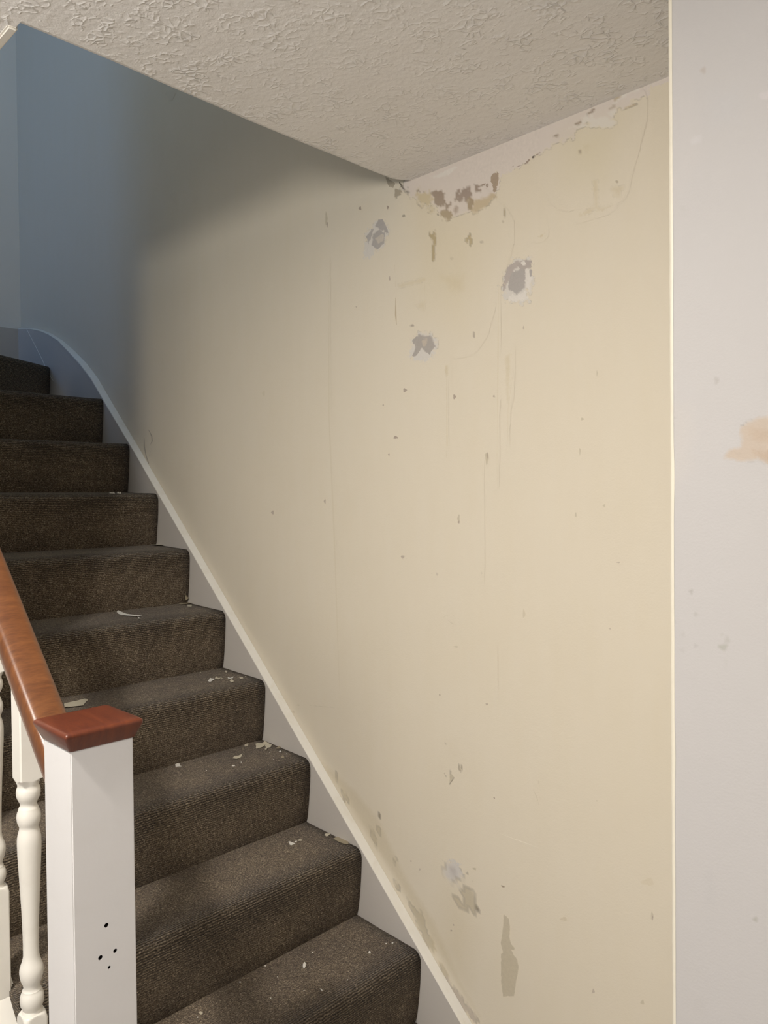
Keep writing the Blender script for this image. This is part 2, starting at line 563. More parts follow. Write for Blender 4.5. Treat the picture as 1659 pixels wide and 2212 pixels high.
# three filled fixing holes
F = crop(700, 400, 2.765)
for pts, colr, soft, rag, al in [
    ([(330, 200), (375, 240), (385, 290), (360, 330), (350, 370), (310, 385), (280, 430), (238, 438), (245, 340), (265, 270), (300, 230)], LILAC, 0.008, 0.03, 0.85),
    ([(325, 203), (350, 203), (372, 250), (388, 290), (345, 272), (310, 245)], GREY, 0.001, 0.006, 1),
    ([(295, 290), (330, 265), (365, 285), (360, 345), (320, 384), (283, 360)], GREY, 0.001, 0.006, 1),
    ([(305, 320), (350, 288), (360, 300), (355, 330), (325, 350)], (0.56, 0.51, 0.44), 0.002, 0.004, 1),
    ([(253, 310), (300, 245), (280, 315), (264, 350)], GREY, 0.002, 0.012, 0.9),
    ([(1090, 500), (1130, 450), (1190, 438), (1240, 450), (1245, 510), (1240, 560), (1222, 692), (1160, 700), (1080, 685), (1060, 610)], LILAC, 0.006, 0.03, 0.9),
    ([(1068, 600), (1095, 490), (1150, 450), (1185, 478), (1130, 512), (1105, 580), (1070, 640)], (0.47, 0.42, 0.385), 0.001, 0.008, 1),
    ([(1095, 605), (1120, 520), (1200, 490), (1212, 555), (1200, 612), (1150, 655), (1110, 622)], GREY, 0.001, 0.008, 1),
    ([(1150, 470), (1200, 445), (1240, 450), (1242, 490), (1210, 505), (1170, 500)], (0.45, 0.40, 0.365), 0.001, 0.006, 1),
    ([(1172, 462), (1195, 450), (1210, 470), (1190, 482)], PALE, 0.001, 0.002, 1),
    ([(1200, 510), (1225, 500), (1240, 545), (1225, 660), (1205, 620)], PALE, 0.003, 0.012, 0.9),
    ([(1228, 505), (1242, 505), (1242, 548), (1230, 548)], GREY, 0.001, 0.005, 1),
    ([(1120, 650), (1150, 660), (1200, 625), (1222, 680), (1160, 695), (1095, 690)], PALE, 0.003, 0.016, 0.9),
    ([(510, 1025), (528, 920), (570, 888), (640, 885), (678, 950), (662, 1015), (600, 1052), (540, 1045)], LILAC, 0.008, 0.03, 0.9),
    ([(528, 930), (560, 895), (640, 905), (662, 960), (632, 1010), (600, 995), (590, 965), (545, 1022), (528, 1025), (548, 965)], (0.42, 0.385, 0.35), 0.001, 0.008, 1),
    ([(585, 930), (620, 910), (610, 960), (590, 960)], (0.53, 0.47, 0.39), 0.002, 0.006, 1),
]:
    W.patch(F(pts), colr, soft, rag, al)
# peeled patches low on the wall and along the string
D = crop(820, 1560, 3.391)
for pts, colr, soft, rag in [
    ([(910, 1405), (945, 1440), (955, 1500), (950, 1570), (965, 1630), (990, 1650), (985, 1672), (965, 1665), (985, 1710), (1010, 1740), (1018, 1800),
      (1000, 1900), (985, 2008), (940, 2005), (905, 2012), (890, 1900), (890, 1700), (905, 1690), (888, 1620), (905, 1500)], PEEL, 0.001, 0.003),
    ([(605, 1225), (650, 1195), (680, 1230), (710, 1310), (720, 1370), (705, 1425), (655, 1365), (620, 1370)], PEEL, 0.001, 0.005),
    ([(665, 1225), (690, 1215), (685, 1245)], PEEL, 0.001, 0.003),
    ([(565, 1255), (590, 1310), (607, 1352), (585, 1370), (570, 1330)], PEEL, 0.001, 0.003),
    ([(540, 1262), (555, 1290), (548, 1300)], PEEL, 0.001, 0.002),
    ([(700, 1290), (722, 1370), (706, 1425), (712, 1370)], (0.27, 0.23, 0.17), 0.0008, 0.001),
    ([(515, 335), (530, 380), (545, 405), (513, 455)], PEEL, 0.001, 0.002),
    ([(545, 402), (548, 410), (515, 458), (510, 452)], (0.27, 0.23, 0.17), 0.0008, 0.001),
    ([(582, 300), (590, 345), (603, 312), (608, 345), (592, 362), (577, 350)], (0.46, 0.40, 0.30), 0.001, 0.002),
    ([(480, 392), (496, 395), (490, 407)], PEEL, 0.001, 0.002), ([(470, 372), (480, 365), (478, 388)], PEEL, 0.001, 0.001),
    ([(885, 1192), (918, 1200), (915, 1212), (898, 1208)], (0.36, 0.3, 0.22), 0.001, 0.001),
    ([(678, 1070), (708, 1062), (705, 1085), (690, 1080)], PEEL, 0.001, 0.003), ([(632, 1108), (650, 1098), (648, 1115)], PEEL, 0.001, 0.003),
    ([(662, 1155), (688, 1160), (686, 1170)], PEEL, 0.001, 0.002),
    ([(833, 550), (848, 552), (842, 567)], (0.25, 0.2, 0.15), 0.001, 0.001),
    ([(100, 1032), (118, 988), (130, 1010), (108, 1036)], PEEL, 0.001, 0.003), ([(195, 1052), (208, 1042), (200, 1058)], BROWN, 0.001, 0.001),
    ([(455, 1005), (472, 1028), (462, 1020)], PEEL, 0.001, 0.001),
    ([(198, 1285), (270, 1380), (312, 1388), (332, 1470), (362, 1560), (402, 1640), (405, 1712), (340, 1612), (280, 1490)], PEEL, 0.002, 0.006),
    ([(370, 1570), (395, 1600), (405, 1660), (390, 1650)], (0.56, 0.49, 0.35), 0.002, 0.008),
    ([(430, 1752), (480, 1800), (512, 1880), (500, 1900), (450, 1830)], PEEL, 0.002, 0.012),
    ([(500, 1890), (570, 1965), (645, 2070), (725, 2190), (690, 2190), (560, 2045), (505, 1930)], (0.52, 0.46, 0.385), 0.004, 0.022),
    ([(100, 1155), (142, 1190), (146, 1240), (115, 1212)], PEEL, 0.001, 0.006),
    ([(345, 1985), (372, 1990), (360, 2000)], PEEL, 0.001, 0.003),
]:
    W.patch(D(pts), colr, soft, rag)
W.patch(D([(482, 1075), (515, 1010), (580, 1030), (600, 1110), (565, 1172), (530, 1160), (476, 1142)]), (0.61, 0.585, 0.56), 0.008, 0.03, 0.9)
W.patch(D([(498, 1080), (520, 1060), (555, 1100), (560, 1165), (535, 1150)]), (0.50, 0.465, 0.44), 0.003, 0.018, 0.8)
W.patch(D([(495, 1215), (440, 1660), (640, 1900), (700, 1500)]), (0.64, 0.555, 0.39), 0.08, 0.01, 0.35, 0.012)
E7 = crop(600, 1560, 2.9625)
for pts in ([(408, 435), (440, 458), (460, 515), (425, 500)], [(375, 310), (383, 345), (380, 385), (371, 360)], [(588, 655), (610, 690), (642, 772), (632, 803), (595, 720)],
            [(633, 652), (662, 690), (655, 727), (638, 705)], [(740, 890), (753, 862), (763, 880), (745, 905)], [(820, 918), (832, 910), (826, 922)]):
    W.patch(E7(pts), PEEL, 0.001, 0.005)
W.patch(E7([(636, 612), (652, 585), (668, 602), (650, 614)]), (0.3, 0.25, 0.18), 0.001, 0.002)
W.patch(E7([(597, 795), (640, 805), (620, 812)]), (0.3, 0.25, 0.18), 0.001, 0.002)
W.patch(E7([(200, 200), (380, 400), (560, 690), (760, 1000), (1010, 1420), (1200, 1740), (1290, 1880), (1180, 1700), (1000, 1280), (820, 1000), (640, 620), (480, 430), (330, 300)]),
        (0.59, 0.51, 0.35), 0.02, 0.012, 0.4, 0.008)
# specks, nicks and scratches
for px, py, rx, ry, c, al in [
    (705, 472, 2.5, 14, PEEL, 1), (707, 485, 1.5, 6, BROWN, .8), (778, 450, 3, 4, BROWN, .9), (838, 448, 2, 4, BROWN, 1), (873, 466, 2.5, 2.5, DARK, 1), (842, 602, 1.5, 5, BROWN, .8),
    (890, 703, 4, 2.5, BROWN, .9), (875, 843, 4, 4, BROWN, .9), (982, 857, 3, 5, BROWN, .9), (1067, 856, 2, 2.5, BROWN, .8), (1024, 725, 1.5, 6, BROWN, .8), (1131, 708, 1.5, 4, BROWN, .6),
    (976, 558, 1.5, 3, BROWN, .9), (1041, 524, 2, 2, BROWN, .9), (1253, 328, 3, 6, BROWN, .8), (855, 945, 5, 3, BROWN, 1), (840, 982, 2, 2, BROWN, .9), (828, 875, 1.5, 2, BROWN, .9),
    (1052, 990, 3.5, 13, PEEL, 1), (1053, 984, 1.5, 8, BROWN, .7), (1258, 905, 3, 3, PEEL, 1), (1253, 975, 1.5, 8, PEEL, .9), (1290, 806, 1.5, 6, PEEL, .9), (702, 1083, 2, 5, BROWN, .7),
    (589, 1107, 3, 4, BROWN, .7), (991, 1120, 2.5, 9, PEEL, 1), (991, 1128, 2, 3, BROWN, .8), (1244, 1112, 2, 5, PEEL, .9), (1305, 1092, 3, 3, PEEL, .9), (870, 1203, 4, 2.5, BROWN, .8),
    (944, 1240, 1.5, 3, BROWN, .5), (1336, 1215, 4, 1.5, BROWN, .6), (1132, 1326, 3, 9, (0.62, 0.55, 0.42), .9), (985, 1397, 5, 2, PEEL, .8), (1052, 1521, 3, 2, BROWN, .8), (950, 1501, 2, 2, BROWN, .7),
    (963, 1606, 2, 2, BROWN, .5), (1290, 1730, 2, 1.5, PEEL, .9), (1409, 1978, 2, 9, PEEL, 1), (1410, 1982, 1, 5, BROWN, .8), (1388, 2165, 4, 5, PEEL, .9), (1282, 2141, 3, 5, BROWN, .6),
    (1218, 1985, 8, 4, (0.6, 0.52, 0.38), .6), (1318, 1358, 1.5, 1.5, BROWN, .7), (980, 1998, 1.5, 2, BROWN, .8), (975, 2010, 2, 2, BROWN, .8), (888, 1860, 2, 1.5, BROWN, .7), (907, 1878, 1.5, 3, BROWN, .5),
    (770, 663, 1.5, 2, BROWN, .6), (655, 1607, 3, 2, BROWN, .9), (634, 1538, 3, 3, PEEL, .6), (645, 1523, 3, 1, PEEL, .8), (1040, 1238, 1, 3, PEEL, .6), (1164, 1690, 1, 4, PEEL, .5),
    (375, 425, 8, 10, (0.50, 0.46, 0.38), .1), (368, 205, 10, 8, (0.5, 0.46, 0.38), .1), (570, 850, 3, 6, (0.62, 0.56, 0.42), .5), (1400, 1905, 14, 8, TANF, .3)]:
    W.patch(ell(px, py, rx, ry), c, 0.0014, 0.001, al * 0.9, 0.0015)
# faint brownish stains
for pts, c, al, soft in [
    ([(1283, 392), (1291, 392), (1290, 452), (1255, 468), (1252, 464), (1284, 446)], TANF, .55, 0.006),
    ([(1320, 405), (1348, 402), (1340, 420), (1325, 425)], TANF, .5, 0.008),
    ([(1282, 455), (1322, 444), (1300, 456)], TANF, .4, 0.004),
    ([(1162, 512), (1176, 505), (1168, 512)], TANF, .7, 0.003),
    ([(860, 616), (918, 600), (918, 606), (862, 621)], TANF, .45, 0.006),
    ([(950, 598), (1000, 598), (1000, 628), (980, 630), (965, 612)], TANF, .4, 0.02),
    ([(900, 660), (918, 650), (916, 668)], TANF, .45, 0.012),
    ([(1092, 770), (1102, 765), (1098, 850), (1096, 870)], TANF, .5, 0.008),
    ([(961, 790), (968, 790), (968, 812), (963, 812)], TANF, .6, 0.004),
    ([(900, 440), (1000, 470), (1050, 520), (1000, 700), (900, 640)], (0.66, 0.57, 0.36), .25, 0.12),
    ([(1225, 290), (1330, 260), (1300, 380), (1240, 380)], (0.62, 0.55, 0.30), .22, 0.1),
    ([(960, 1600), (990, 1590), (1000, 1640), (975, 1650)], TANF, .1, 0.03),
    ([(1262, 315), (1272, 312), (1268, 330)], TANF, .4, 0.01)]:
    W.patch(ident(pts), c, soft, 0.01, al, 0.004)
for pts, w, c, al in [
    ([(853, 572), (855, 620)], 1.6, TANF, .8), ([(855, 643), (855, 680), (857, 702)], 3, (0.45, 0.36, 0.22), .8), ([(917, 590), (919, 650)], 1.5, TANF, .7),
    ([(965, 810), (966, 960), (964, 990)], 2, TANF, .6), ([(1078, 610), (1076, 760), (1074, 1050)], 3, TANF, .28), ([(1110, 800), (1098, 880), (1097, 960)], 2, TANF, .35),
    ([(710, 560), (711, 900), (722, 1150), (735, 1530)], 3, (0.62, 0.545, 0.40), .3), ([(957, 1336), (962, 1330), (970, 1328)], 2, PEEL, .6), ([(968, 1340), (976, 1346), (982, 1349)], 2, PEEL, .6), ([(978, 1328), (983, 1334)], 1.6, PEEL, .5), ([(655, 1522), (695, 1526), (735, 1530)], 2, PEEL, .4),
    ([(1080, 1800), (1120, 1815), (1165, 1832)], 1.6, (0.88, 0.82, 0.70), .7), ([(1152, 1705), (1160, 1722), (1164, 1738)], 1.6, PEEL, .7), ([(1043, 1000), (1043, 1260)], 1.6, TANF, .3),
    ([(870, 1203), (880, 1207)], 2, BROWN, .5), ([(930, 1238), (945, 1243)], 1.5, PEEL, .6), ([(985, 1245), (992, 1240)], 2, PEEL, .7), ([(1072, 1400), (1072, 1530)], 2, PALE, .25),
    ([(321, 928), (328, 942), (329, 953), (325, 961)], 2.2, DARK, .55), ([(312, 946), (312, 965), (316, 985), (321, 1000), (320, 1006)], 2.2, DARK, .5), ([(325, 975), (321, 990)], 1.6, DARK, .4),
    ([(33, 128), (34, 210), (36, 290)], 3, (0.25, 0.22, 0.17), .6), ([(845, 1770), (870, 1790)], 1.4, (0.86, 0.8, 0.68), .5)]:  # first stroke: dark line drawn along the end wall corner crease
    W.patch(stroke(pts, w), c, 0.0014, 0.001, al, 0.003)
wall_right = structure(W.build('wall_right', [M_wall]), 'cream stair wall with peeled patches and filled holes', 'wall')

# ------------------------------------------------------------------ end wall, projecting white wall, floor, ceilings
bm = bmesh.new()
add_box(bm, XB, XB + 0.12, 0.0, 3.2, 1.6, 5.0)
fix(bm)
structure(obj('wall_back', bm, M_end), 'pale end wall at the top of the stairs', 'wall')

YW = 0.30
xe = at(1446, 1106, 1, YW)[0]
r = 0.006
V = WallMesh(YW, xe - r - 0.0016)
V.base([[(-1.6, YW, -0.02), (-1.6, YW, ZC + 0.05), (xe - r, YW, ZC + 0.05), (xe - r, YW, -0.02)],
        [(xe, YW - r, -0.02), (xe, YW - r, ZC + 0.05), (xe, 0.0, ZC + 0.05), (xe, 0.0, -0.02)],
        [(-1.6, 0.0, -0.02), (-1.6, 0.0, ZC + 0.05), (-1.6, YW, ZC + 0.05), (-1.6, YW, -0.02)]])
px_stain = lambda pts: min(p[1] for p in pts) > 890 and max(p[1] for p in pts) < 1010 and min(p[0] for p in pts) > 1500
sw = lambda pts: [wall_xz(a, b, YW) for a, b in pts]
for pts, c, soft, rag, al in [
    ([(1562, 990), (1575, 972), (1600, 966), (1600, 930), (1612, 912), (1670, 896), (1670, 1005), (1640, 992), (1600, 996)], (0.65, 0.535, 0.425), 0.006, 0.012, 1.1),
    ([(1620, 925), (1670, 930), (1670, 960), (1630, 950)], (0.60, 0.465, 0.35), 0.008, 0.02, .6),
    ([(1625, 972), (1670, 975), (1670, 1000), (1640, 990)], (0.58, 0.44, 0.325), 0.008, 0.02, .7),
    ([(1450, 880), (1490, 880), (1490, 1010), (1450, 1060)], (0.74, 0.69, 0.63), 0.03, 0.03, .5),
    ([(1450, 20), (1490, 200), (1520, 320), (1460, 420)], (0.73, 0.69, 0.66), 0.03, 0.03, .4),
    ([(1530, 200), (1600, 190), (1600, 260), (1540, 270)], (0.64, 0.64, 0.66), 0.03, 0.03, .5),
    ([(1640, 202), (1670, 196), (1670, 214), (1640, 214)], (0.78, 0.73, 0.74), 0.004, 0.01, .8),
    ([(1490, 300), (1515, 290), (1515, 308), (1495, 312)], (0.76, 0.74, 0.75), 0.006, 0.01, .7),
    ([(1527, 1880), (1545, 1890), (1540, 1960), (1528, 1950)], (0.58, 0.57, 0.57), 0.012, 0.02, .4),
    ([(1450, 1300), (1470, 1310), (1475, 1420), (1452, 1450)], (0.62, 0.61, 0.60), 0.02, 0.03, .35),
    ([(1495, 2150), (1530, 2165), (1525, 2195), (1500, 2190)], (0.60, 0.58, 0.56), 0.01, 0.02, .35)]:
    V.patch(sw(pts), np.array(c) * 0.83, soft, rag * 0.5, al * (0.75 if px_stain(pts) else 0.5), 0.004)
for px, py, rx, ry, c, al in [(1519, 152, 6, 7, (0.52, 0.44, 0.38), .6), (1548, 822, 5, 8, (0.48, 0.45, 0.42), .6), (1493, 1278, 4, 5, (0.45, 0.43, 0.40), .7), (1503, 1327, 4, 4, (0.5, 0.48, 0.45), .7),
                              (1562, 1398, 10, 7, (0.46, 0.46, 0.40), .75), (1571, 1383, 6, 7, (0.52, 0.51, 0.47), .6), (1568, 1430, 3, 10, (0.6, 0.59, 0.56), .4), (1503, 1395, 4, 4, (0.5, 0.48, 0.46), .6),
                              (1454, 1345, 5, 6, (0.52, 0.5, 0.48), .6), (1476, 1370, 4, 6, (0.58, 0.56, 0.54), .5), (1632, 1986, 5, 5, (0.44, 0.43, 0.37), .8), (1453, 903, 5, 5, (0.55, 0.53, 0.5), .5),
                              (1452, 1172, 3, 4, (0.55, 0.53, 0.51), .5), (1560, 1370, 3, 3, (0.55, 0.54, 0.5), .5), (1475, 1405, 5, 5, (0.58, 0.56, 0.54), .5), (1475, 450, 6, 6, (0.62, 0.6, 0.58), .5)]:
    V.patch(ell(px, py, rx, ry, 0, YW), np.array(c) * 0.83, 0.004, 0.001, al * 0.8, 0.0015)
structure(V.build('wall_front', [M_white]), 'smooth white projecting wall with a tan stain beside the stairs', 'wall')
# rounded, worn corner bead of the white wall
bm = bmesh.new()
rows = []
for k in range(80):
    z = -0.02 + (ZC + 0.06) * k / 79
    wv = 0.0012 * mnoise.noise((z * 3.1, 1.7, 0)) + 0.001 * mnoise.noise((z * 14, 5.7, 0))
    row = []
    for a in range(7):
        t = math.pi / 2 * a / 6
        rr = r + wv * math.sin(t)
        row.append(bm.verts.new((xe - r + rr * math.sin(t) * 1.0 + 0.0006, YW - r + (r + 0.0005) * math.cos(t), z)))
    row.insert(0, bm.verts.new((xe - r - 0.0015 - 0.002 * max(0, mnoise.noise((z * 9, 9.1, 0))), YW + 0.0005, z)))
    rows.append(row)
for a, b in zip(rows, rows[1:]):
    for i in range(7):
        bm.faces.new((a[i], a[i + 1], b[i + 1], b[i]))
fix(bm)
structure(obj('trim_1', bm, M_corner, None, True), 'cream corner bead edging the white wall', 'corner bead')

bm = bmesh.new()
add_box(bm, -1.6, XB, 0.0, 4.2, -0.1, -0.002)
fix(bm)
structure(obj('floor', bm, M_floor), 'hall floor below the stairs', 'floor')

bm = bmesh.new()
add_box(bm, -1.72, -1.6, -0.12, 4.2, -0.1, ZC + 0.24)  # unseen wall added to keep background light off surfaces facing the camera side
fix(bm)
structure(obj('wall_hall_unseen', bm, M_hall), 'unseen hall wall added to block light from behind', 'wall')

# the hall ceiling stops at the stair opening (x = 1.39, y < 0.967)
YO = 0.968


def edge_x(y):
    return 1.392 + 0.006 * math.sin(y * 5.0) + 0.004 * mnoise.noise((y * 7, 3.3, 0)) + (-0.02 if y < 0.03 else 0.0) * (1 - y / 0.03)


bm = bmesh.new()
top = ZC + 0.24
ed = [(edge_x(k / 30 * YO), k / 30 * YO) for k in range(31)]
low = [bm.verts.new((x, y, ZC + 0.004)) for x, y in ed]
low2 = [bm.verts.new((x - 0.012, y, ZC)) for x, y in ed]
up = [bm.verts.new((x, y, top)) for x, y in ed]
fl = [bm.verts.new((-1.6, y, ZC)) for x, y in ed]
for i in range(30):
    bm.faces.new((low[i], low[i + 1], low2[i + 1], low2[i]))
    bm.faces.new((low[i], low[i + 1], up[i + 1], up[i]))
    bm.faces.new((low2[i], low2[i + 1], fl[i + 1], fl[i]))
q = [bm.verts.new(p) for p in ((-1.6, YO, ZC), (ed[-1][0] - 0.012, YO, ZC), (3.09, YO, ZC), (3.09, 4.2, ZC), (-1.6, 4.2, ZC))]
bm.faces.new(q)
q = [bm.verts.new(p) for p in ((ed[-1][0], YO, ZC), (ed[-1][0], YO, top), (3.09, YO, top), (3.09, YO, ZC))]
bm.faces.new(q)
q = [bm.verts.new(p) for p in ((-1.6, 0, top), (1.39, 0, top), (1.39, YO, top), (3.09, YO, top), (3.09, 4.2, top), (-1.6, 4.2, top))]
bm.faces.new(q)
bmesh.ops.remove_doubles(bm, verts=bm.verts, dist=0.0001)
fix(bm)
ceil = structure(obj('ceiling', bm, M_ceil), 'white stippled hall ceiling', 'ceiling')
# plaster lip along the side of the opening
bm = bmesh.new()
add_box(bm, 1.40, 3.0, YO - 0.004, YO + 0.013, ZC - 0.004, ZC + 0.02)
bmesh.ops.bevel(bm, geom=[e for e in bm.edges], offset=0.003, segments=2, affect='EDGES')
fix(bm)
structure(obj('trim_2', bm, M_bead), 'pale plaster lip along the side of the stair opening', 'trim')
bm = bmesh.new()
add_box(bm, -1.6, XB + 0.12, -0.12, 4.2, 5.0, 5.1)  # unseen lid added so background light stays out of the stairwell
fix(bm)
structure(obj('ceiling_upper_unseen', bm, M_ceil), 'unseen ceiling added to close the stairwell top to light', 'ceiling')

bm = bmesh.new()
add_box(bm, 1.81, 3.09, YO + 0.002, YO + 0.1, 0.0, ZC - 0.001)
fix(bm)
structure(obj('wall_left', bm, M_end), 'pale wall closing the left side of the upper stairs', 'wall')
bm = bmesh.new()
add_box(bm, 1.45, 3.09, YO + 0.002, YO + 0.1, top + 0.001, 4.999)  # unseen partition added as an occluder for the landing window light
add_box(bm, 3.0, 3.09, YO + 0.1, 3.2, top + 0.001, 4.999)
fix(bm)
structure(obj('wall_landing_blocker', bm, M_end), 'unseen landing wall added to shape the window light', 'wall')

# ------------------------------------------------------------------ stairs
RUN, RISE, NX, NZ = 0.2178, 0.2, 1.3406, 0.399
YR, YL = 0.0235, 0.937     # stair width between the two strings
st = thing('staircase', 'carpeted brown staircase rising to the left along the cream wall', 'staircase', (1.1, 0.48, 0))


def step_profile(xn, zn, x_back, riser_h=0.19):
    """(x, z, rib) from the foot of the riser, over the nose, to the back of the tread"""
    fx, tz, rr = xn - 0.0085, zn + 0.0095, 0.026
    p = []
    for k in range(9):
        u = k / 8
        p.append((fx + 0.020 * (1 - u) ** 1.6 + (0.004 if k == 0 else 0), zn - riser_h - 0.001 + u * (riser_h - rr + 0.009), 0.35 + 0.65 * max(0, (u - .55) / .45) * 1.0))
    for k in range(1, 9):
        a = math.pi / 2 * k / 8
        p.append((fx + rr - rr * math.cos(a), tz - rr + rr * math.sin(a), 1.0))
    for k in range(1, 9):
        u = k / 8
        p.append((fx + rr + (x_back - fx - rr) * u, tz + 0.008 * u, max(0.12, 1 - u * 4)))
    return p


def add_step(name, prof, zb, row, ny=26, seed=0, yl=YL):
    """prof: list of (x, z, rib); row(y) -> (dx, scale) lets winders fan out"""
    bm = bmesh.new()
    uvl = bm.loops.layers.uv.new('UVMap')
    rib = bm.verts.layers.float.new('rib')
    arc = [0]
    for a, b in zip(prof, prof[1:]):
        arc.append(arc[-1] + math.hypot(b[0] - a[0], b[1] - a[1]))
    g = []
    ys = [YR + (yl - YR) * j / ny for j in range(ny + 1)]
    for j, y in enumerate(ys):
        line = []
        for i, (x, z, rb) in enumerate(prof):
            w = 0.0022 * mnoise.noise((x * 4 + seed, y * 5, z * 4)) + 0.001 * mnoise.noise((x * 20 + seed, y * 17, z * 20))
            xx = row(x, y)
            v = bm.verts.new((xx - w, y, z + w * 0.7))
            v[rib] = rb
            line.append(v)
        g.append(line)
    for j in range(ny):
        for i in range(len(prof) - 1):
            f = bm.faces.new((g[j][i], g[j][i + 1], g[j + 1][i + 1], g[j + 1][i]))
            for lp, (jj, ii) in zip(f.loops, ((j, i), (j, i + 1), (j + 1, i + 1), (j + 1, i))):
                lp[uvl].uv = (ys[jj] + seed * 0.37, arc[ii] + seed * 0.731)
            f.smooth = True
    for line in (g[0], g[-1]):
        b0 = bm.verts.new((line[-1].co.x, line[0].co.y, zb))
        b1 = bm.verts.new((line[0].co.x, line[0].co.y, zb))
        f = bm.faces.new(line + [b0, b1])
        for lp in f.loops:
            lp[uvl].uv = (lp.vert.co.x + 3.1, lp.vert.co.z)
    bm.faces.ensure_lookup_table()
    fix(bm)
    return obj(name, bm, M_carpet, st)


straight = lambda x, y: x
NY0_ = 0.903
for i in range(-1, 9):
    xn, zn = NX + i * RUN, NZ + i * RISE
    xb = xn + 0.2292 + 0.01 if i < 8 else xn + 0.35
    add_step('step', step_profile(xn, zn, xb), zn - 0.2 if i >= 0 else 0.0, straight, 26, i + 2, YL if i >= 0 else NY0_ - 0.001)
KW = 0.63
zn = NZ + 9 * RISE
add_step('step', step_profile(3.617, zn, 3.98), zn - 0.2, lambda x, y: x - (y - YR) * KW, 26, 21)
zn = NZ + 10 * RISE
bm = bmesh.new()
a = [(3.98, 0.36), (3.10, 0.93), (3.98, 0.93)]
lo = [bm.verts.new((x, y, zn - 0.2)) for x, y in a]
hi = [bm.verts.new((x, y, zn)) for x, y in a]
bm.faces.new(hi)
bm.faces.new(lo[::-1])
for i in range(3):
    bm.faces.new((lo[i], lo[(i + 1) % 3], hi[(i + 1) % 3], hi[i]))
uvl = bm.loops.layers.uv.new('UVMap')
for f in bm.faces:
    for lp in f.loops:
        lp[uvl].uv = (lp.vert.co.y, lp.vert.co.x + lp.vert.co.z)
bmesh.ops.bevel(bm, geom=list(bm.edges), offset=0.02, segments=4, affect='EDGES')
fix(bm)
obj('step', bm, M_carpet, st)

# wall string: face board and splayed moulding along its top
face_px = [(1030, 2270), (997.4, 2212), (884.7, 2012), (764.7, 1800), (694.4, 1680), (582.3, 1480), (506.6, 1350), (390.8, 1150), (350, 1080), (292, 978), (239.5, 890), (198.5, 820), (174, 788),
           (150, 762), (126, 736), (105, 723), (88, 716), (66, 711), (40, 711)]
top_px = [(1051, 2270), (1018, 2212), (905, 2012), (784, 1800), (711, 1680), (598, 1480), (522, 1350), (404.7, 1150), (364.7, 1080), (307, 980), (254, 890), (210.5, 815.4), (186.5, 784),
          (163, 760), (137, 737), (112, 721), (90, 712), (66, 709), (43, 709)]
YF = 0.022
fp = [wall_xz(a, b, YF) for a, b in face_px]
tp = [wall_xz(a, b, 0.0015) for a, b in top_px]
# straight pieces: fit a line so the string is true
fl_ = np.polyfit([p[0] for p in fp[:10]], [p[1] for p in fp[:10]], 1)
tl_ = np.polyfit([p[0] for p in tp[:10]], [p[1] for p in tp[:10]], 1)
fp = [(p[0], fl_[0] * p[0] + fl_[1]) if k < 10 else p for k, p in enumerate(fp)]
tp = [(p[0], tl_[0] * p[0] + tl_[1]) if k < 10 else p for k, p in enumerate(tp)]
fp[-1] = (XB - YF, fp[-1][1])
bm = bmesh.new()
low_edge = [(XB - YF, 1.75), (3.3, 1.75), (1.2, -0.0)]
body = [(x, z) for x, z in fp] + low_edge
body[0] = (fp[0][0] - 0.1, fp[0][1] - 0.092)
# keep the face board behind its own moulding
add_prism(bm, body, 0.001, YF)
fix(bm)
ws = obj('wall_string', bm, M_string, st)
ws['label'] = 'grey white painted wall string board'
bm = bmesh.new()
prev = None
n = len(fp)
for k in range(n):
    (fx, fz), (tx, tz) = fp[k], tp[k]
    if k == n - 1:
        tx = XB - 0.001
    taper = 1.0 if k < 11 else max(0.15, 1 - (k - 10) / 7)
    ring = [bm.verts.new((fx + 0.003 * taper, YF - 0.006, fz - 0.004 * taper)), bm.verts.new((fx, YF + 0.0045 * taper, fz)),
            bm.verts.new((fx * 0.72 + tx * 0.28, YF + 0.0035 * taper, fz * 0.72 + tz * 0.28)),
            bm.verts.new((fx * 0.35 + tx * 0.65, 0.011 + 0.004 * taper, fz * 0.35 + tz * 0.65)), bm.verts.new((tx, 0.0012, tz)), bm.verts.new((tx, 0.0004, tz - 0.01))]
    if prev:
        for i in range(5):
            bm.faces.new((prev[i], prev[i + 1], ring[i + 1], ring[i]))
    prev = ring
fix(bm)
o = obj('string_moulding', bm, M_bead, ws)
o['label'] = 'cream white splayed moulding along the string'
# returned string on the end wall
bm = bmesh.new()
zt = fp[-1][1]
add_box(bm, XB - YF, XB - 0.001, YF, 0.96, 1.95, zt)
fix(bm)
obj('end_string', bm, M_string, st)
# open joint in the string face near the corner
bm = bmesh.new()
jp = [(58, 711), (74, 742), (92, 778), (104, 805), (115, 822)]
jv = []
for k, (a, b) in enumerate(jp):
    x, z = wall_xz(a, b, YF)
    w = 0.0022 if 0 < k < 4 else 0.0012
    jv.append([bm.verts.new((x - w, YF + 0.0003, z)), bm.verts.new((x, YF + 0.0016, z)), bm.verts.new((x + w, YF + 0.0003, z))])
for a, b in zip(jv, jv[1:]):
    for i in range(2):
        bm.faces.new((a[i], a[i + 1], b[i + 1], b[i]))
fix(bm)
obj('filled_joint', bm, M_bead, ws)

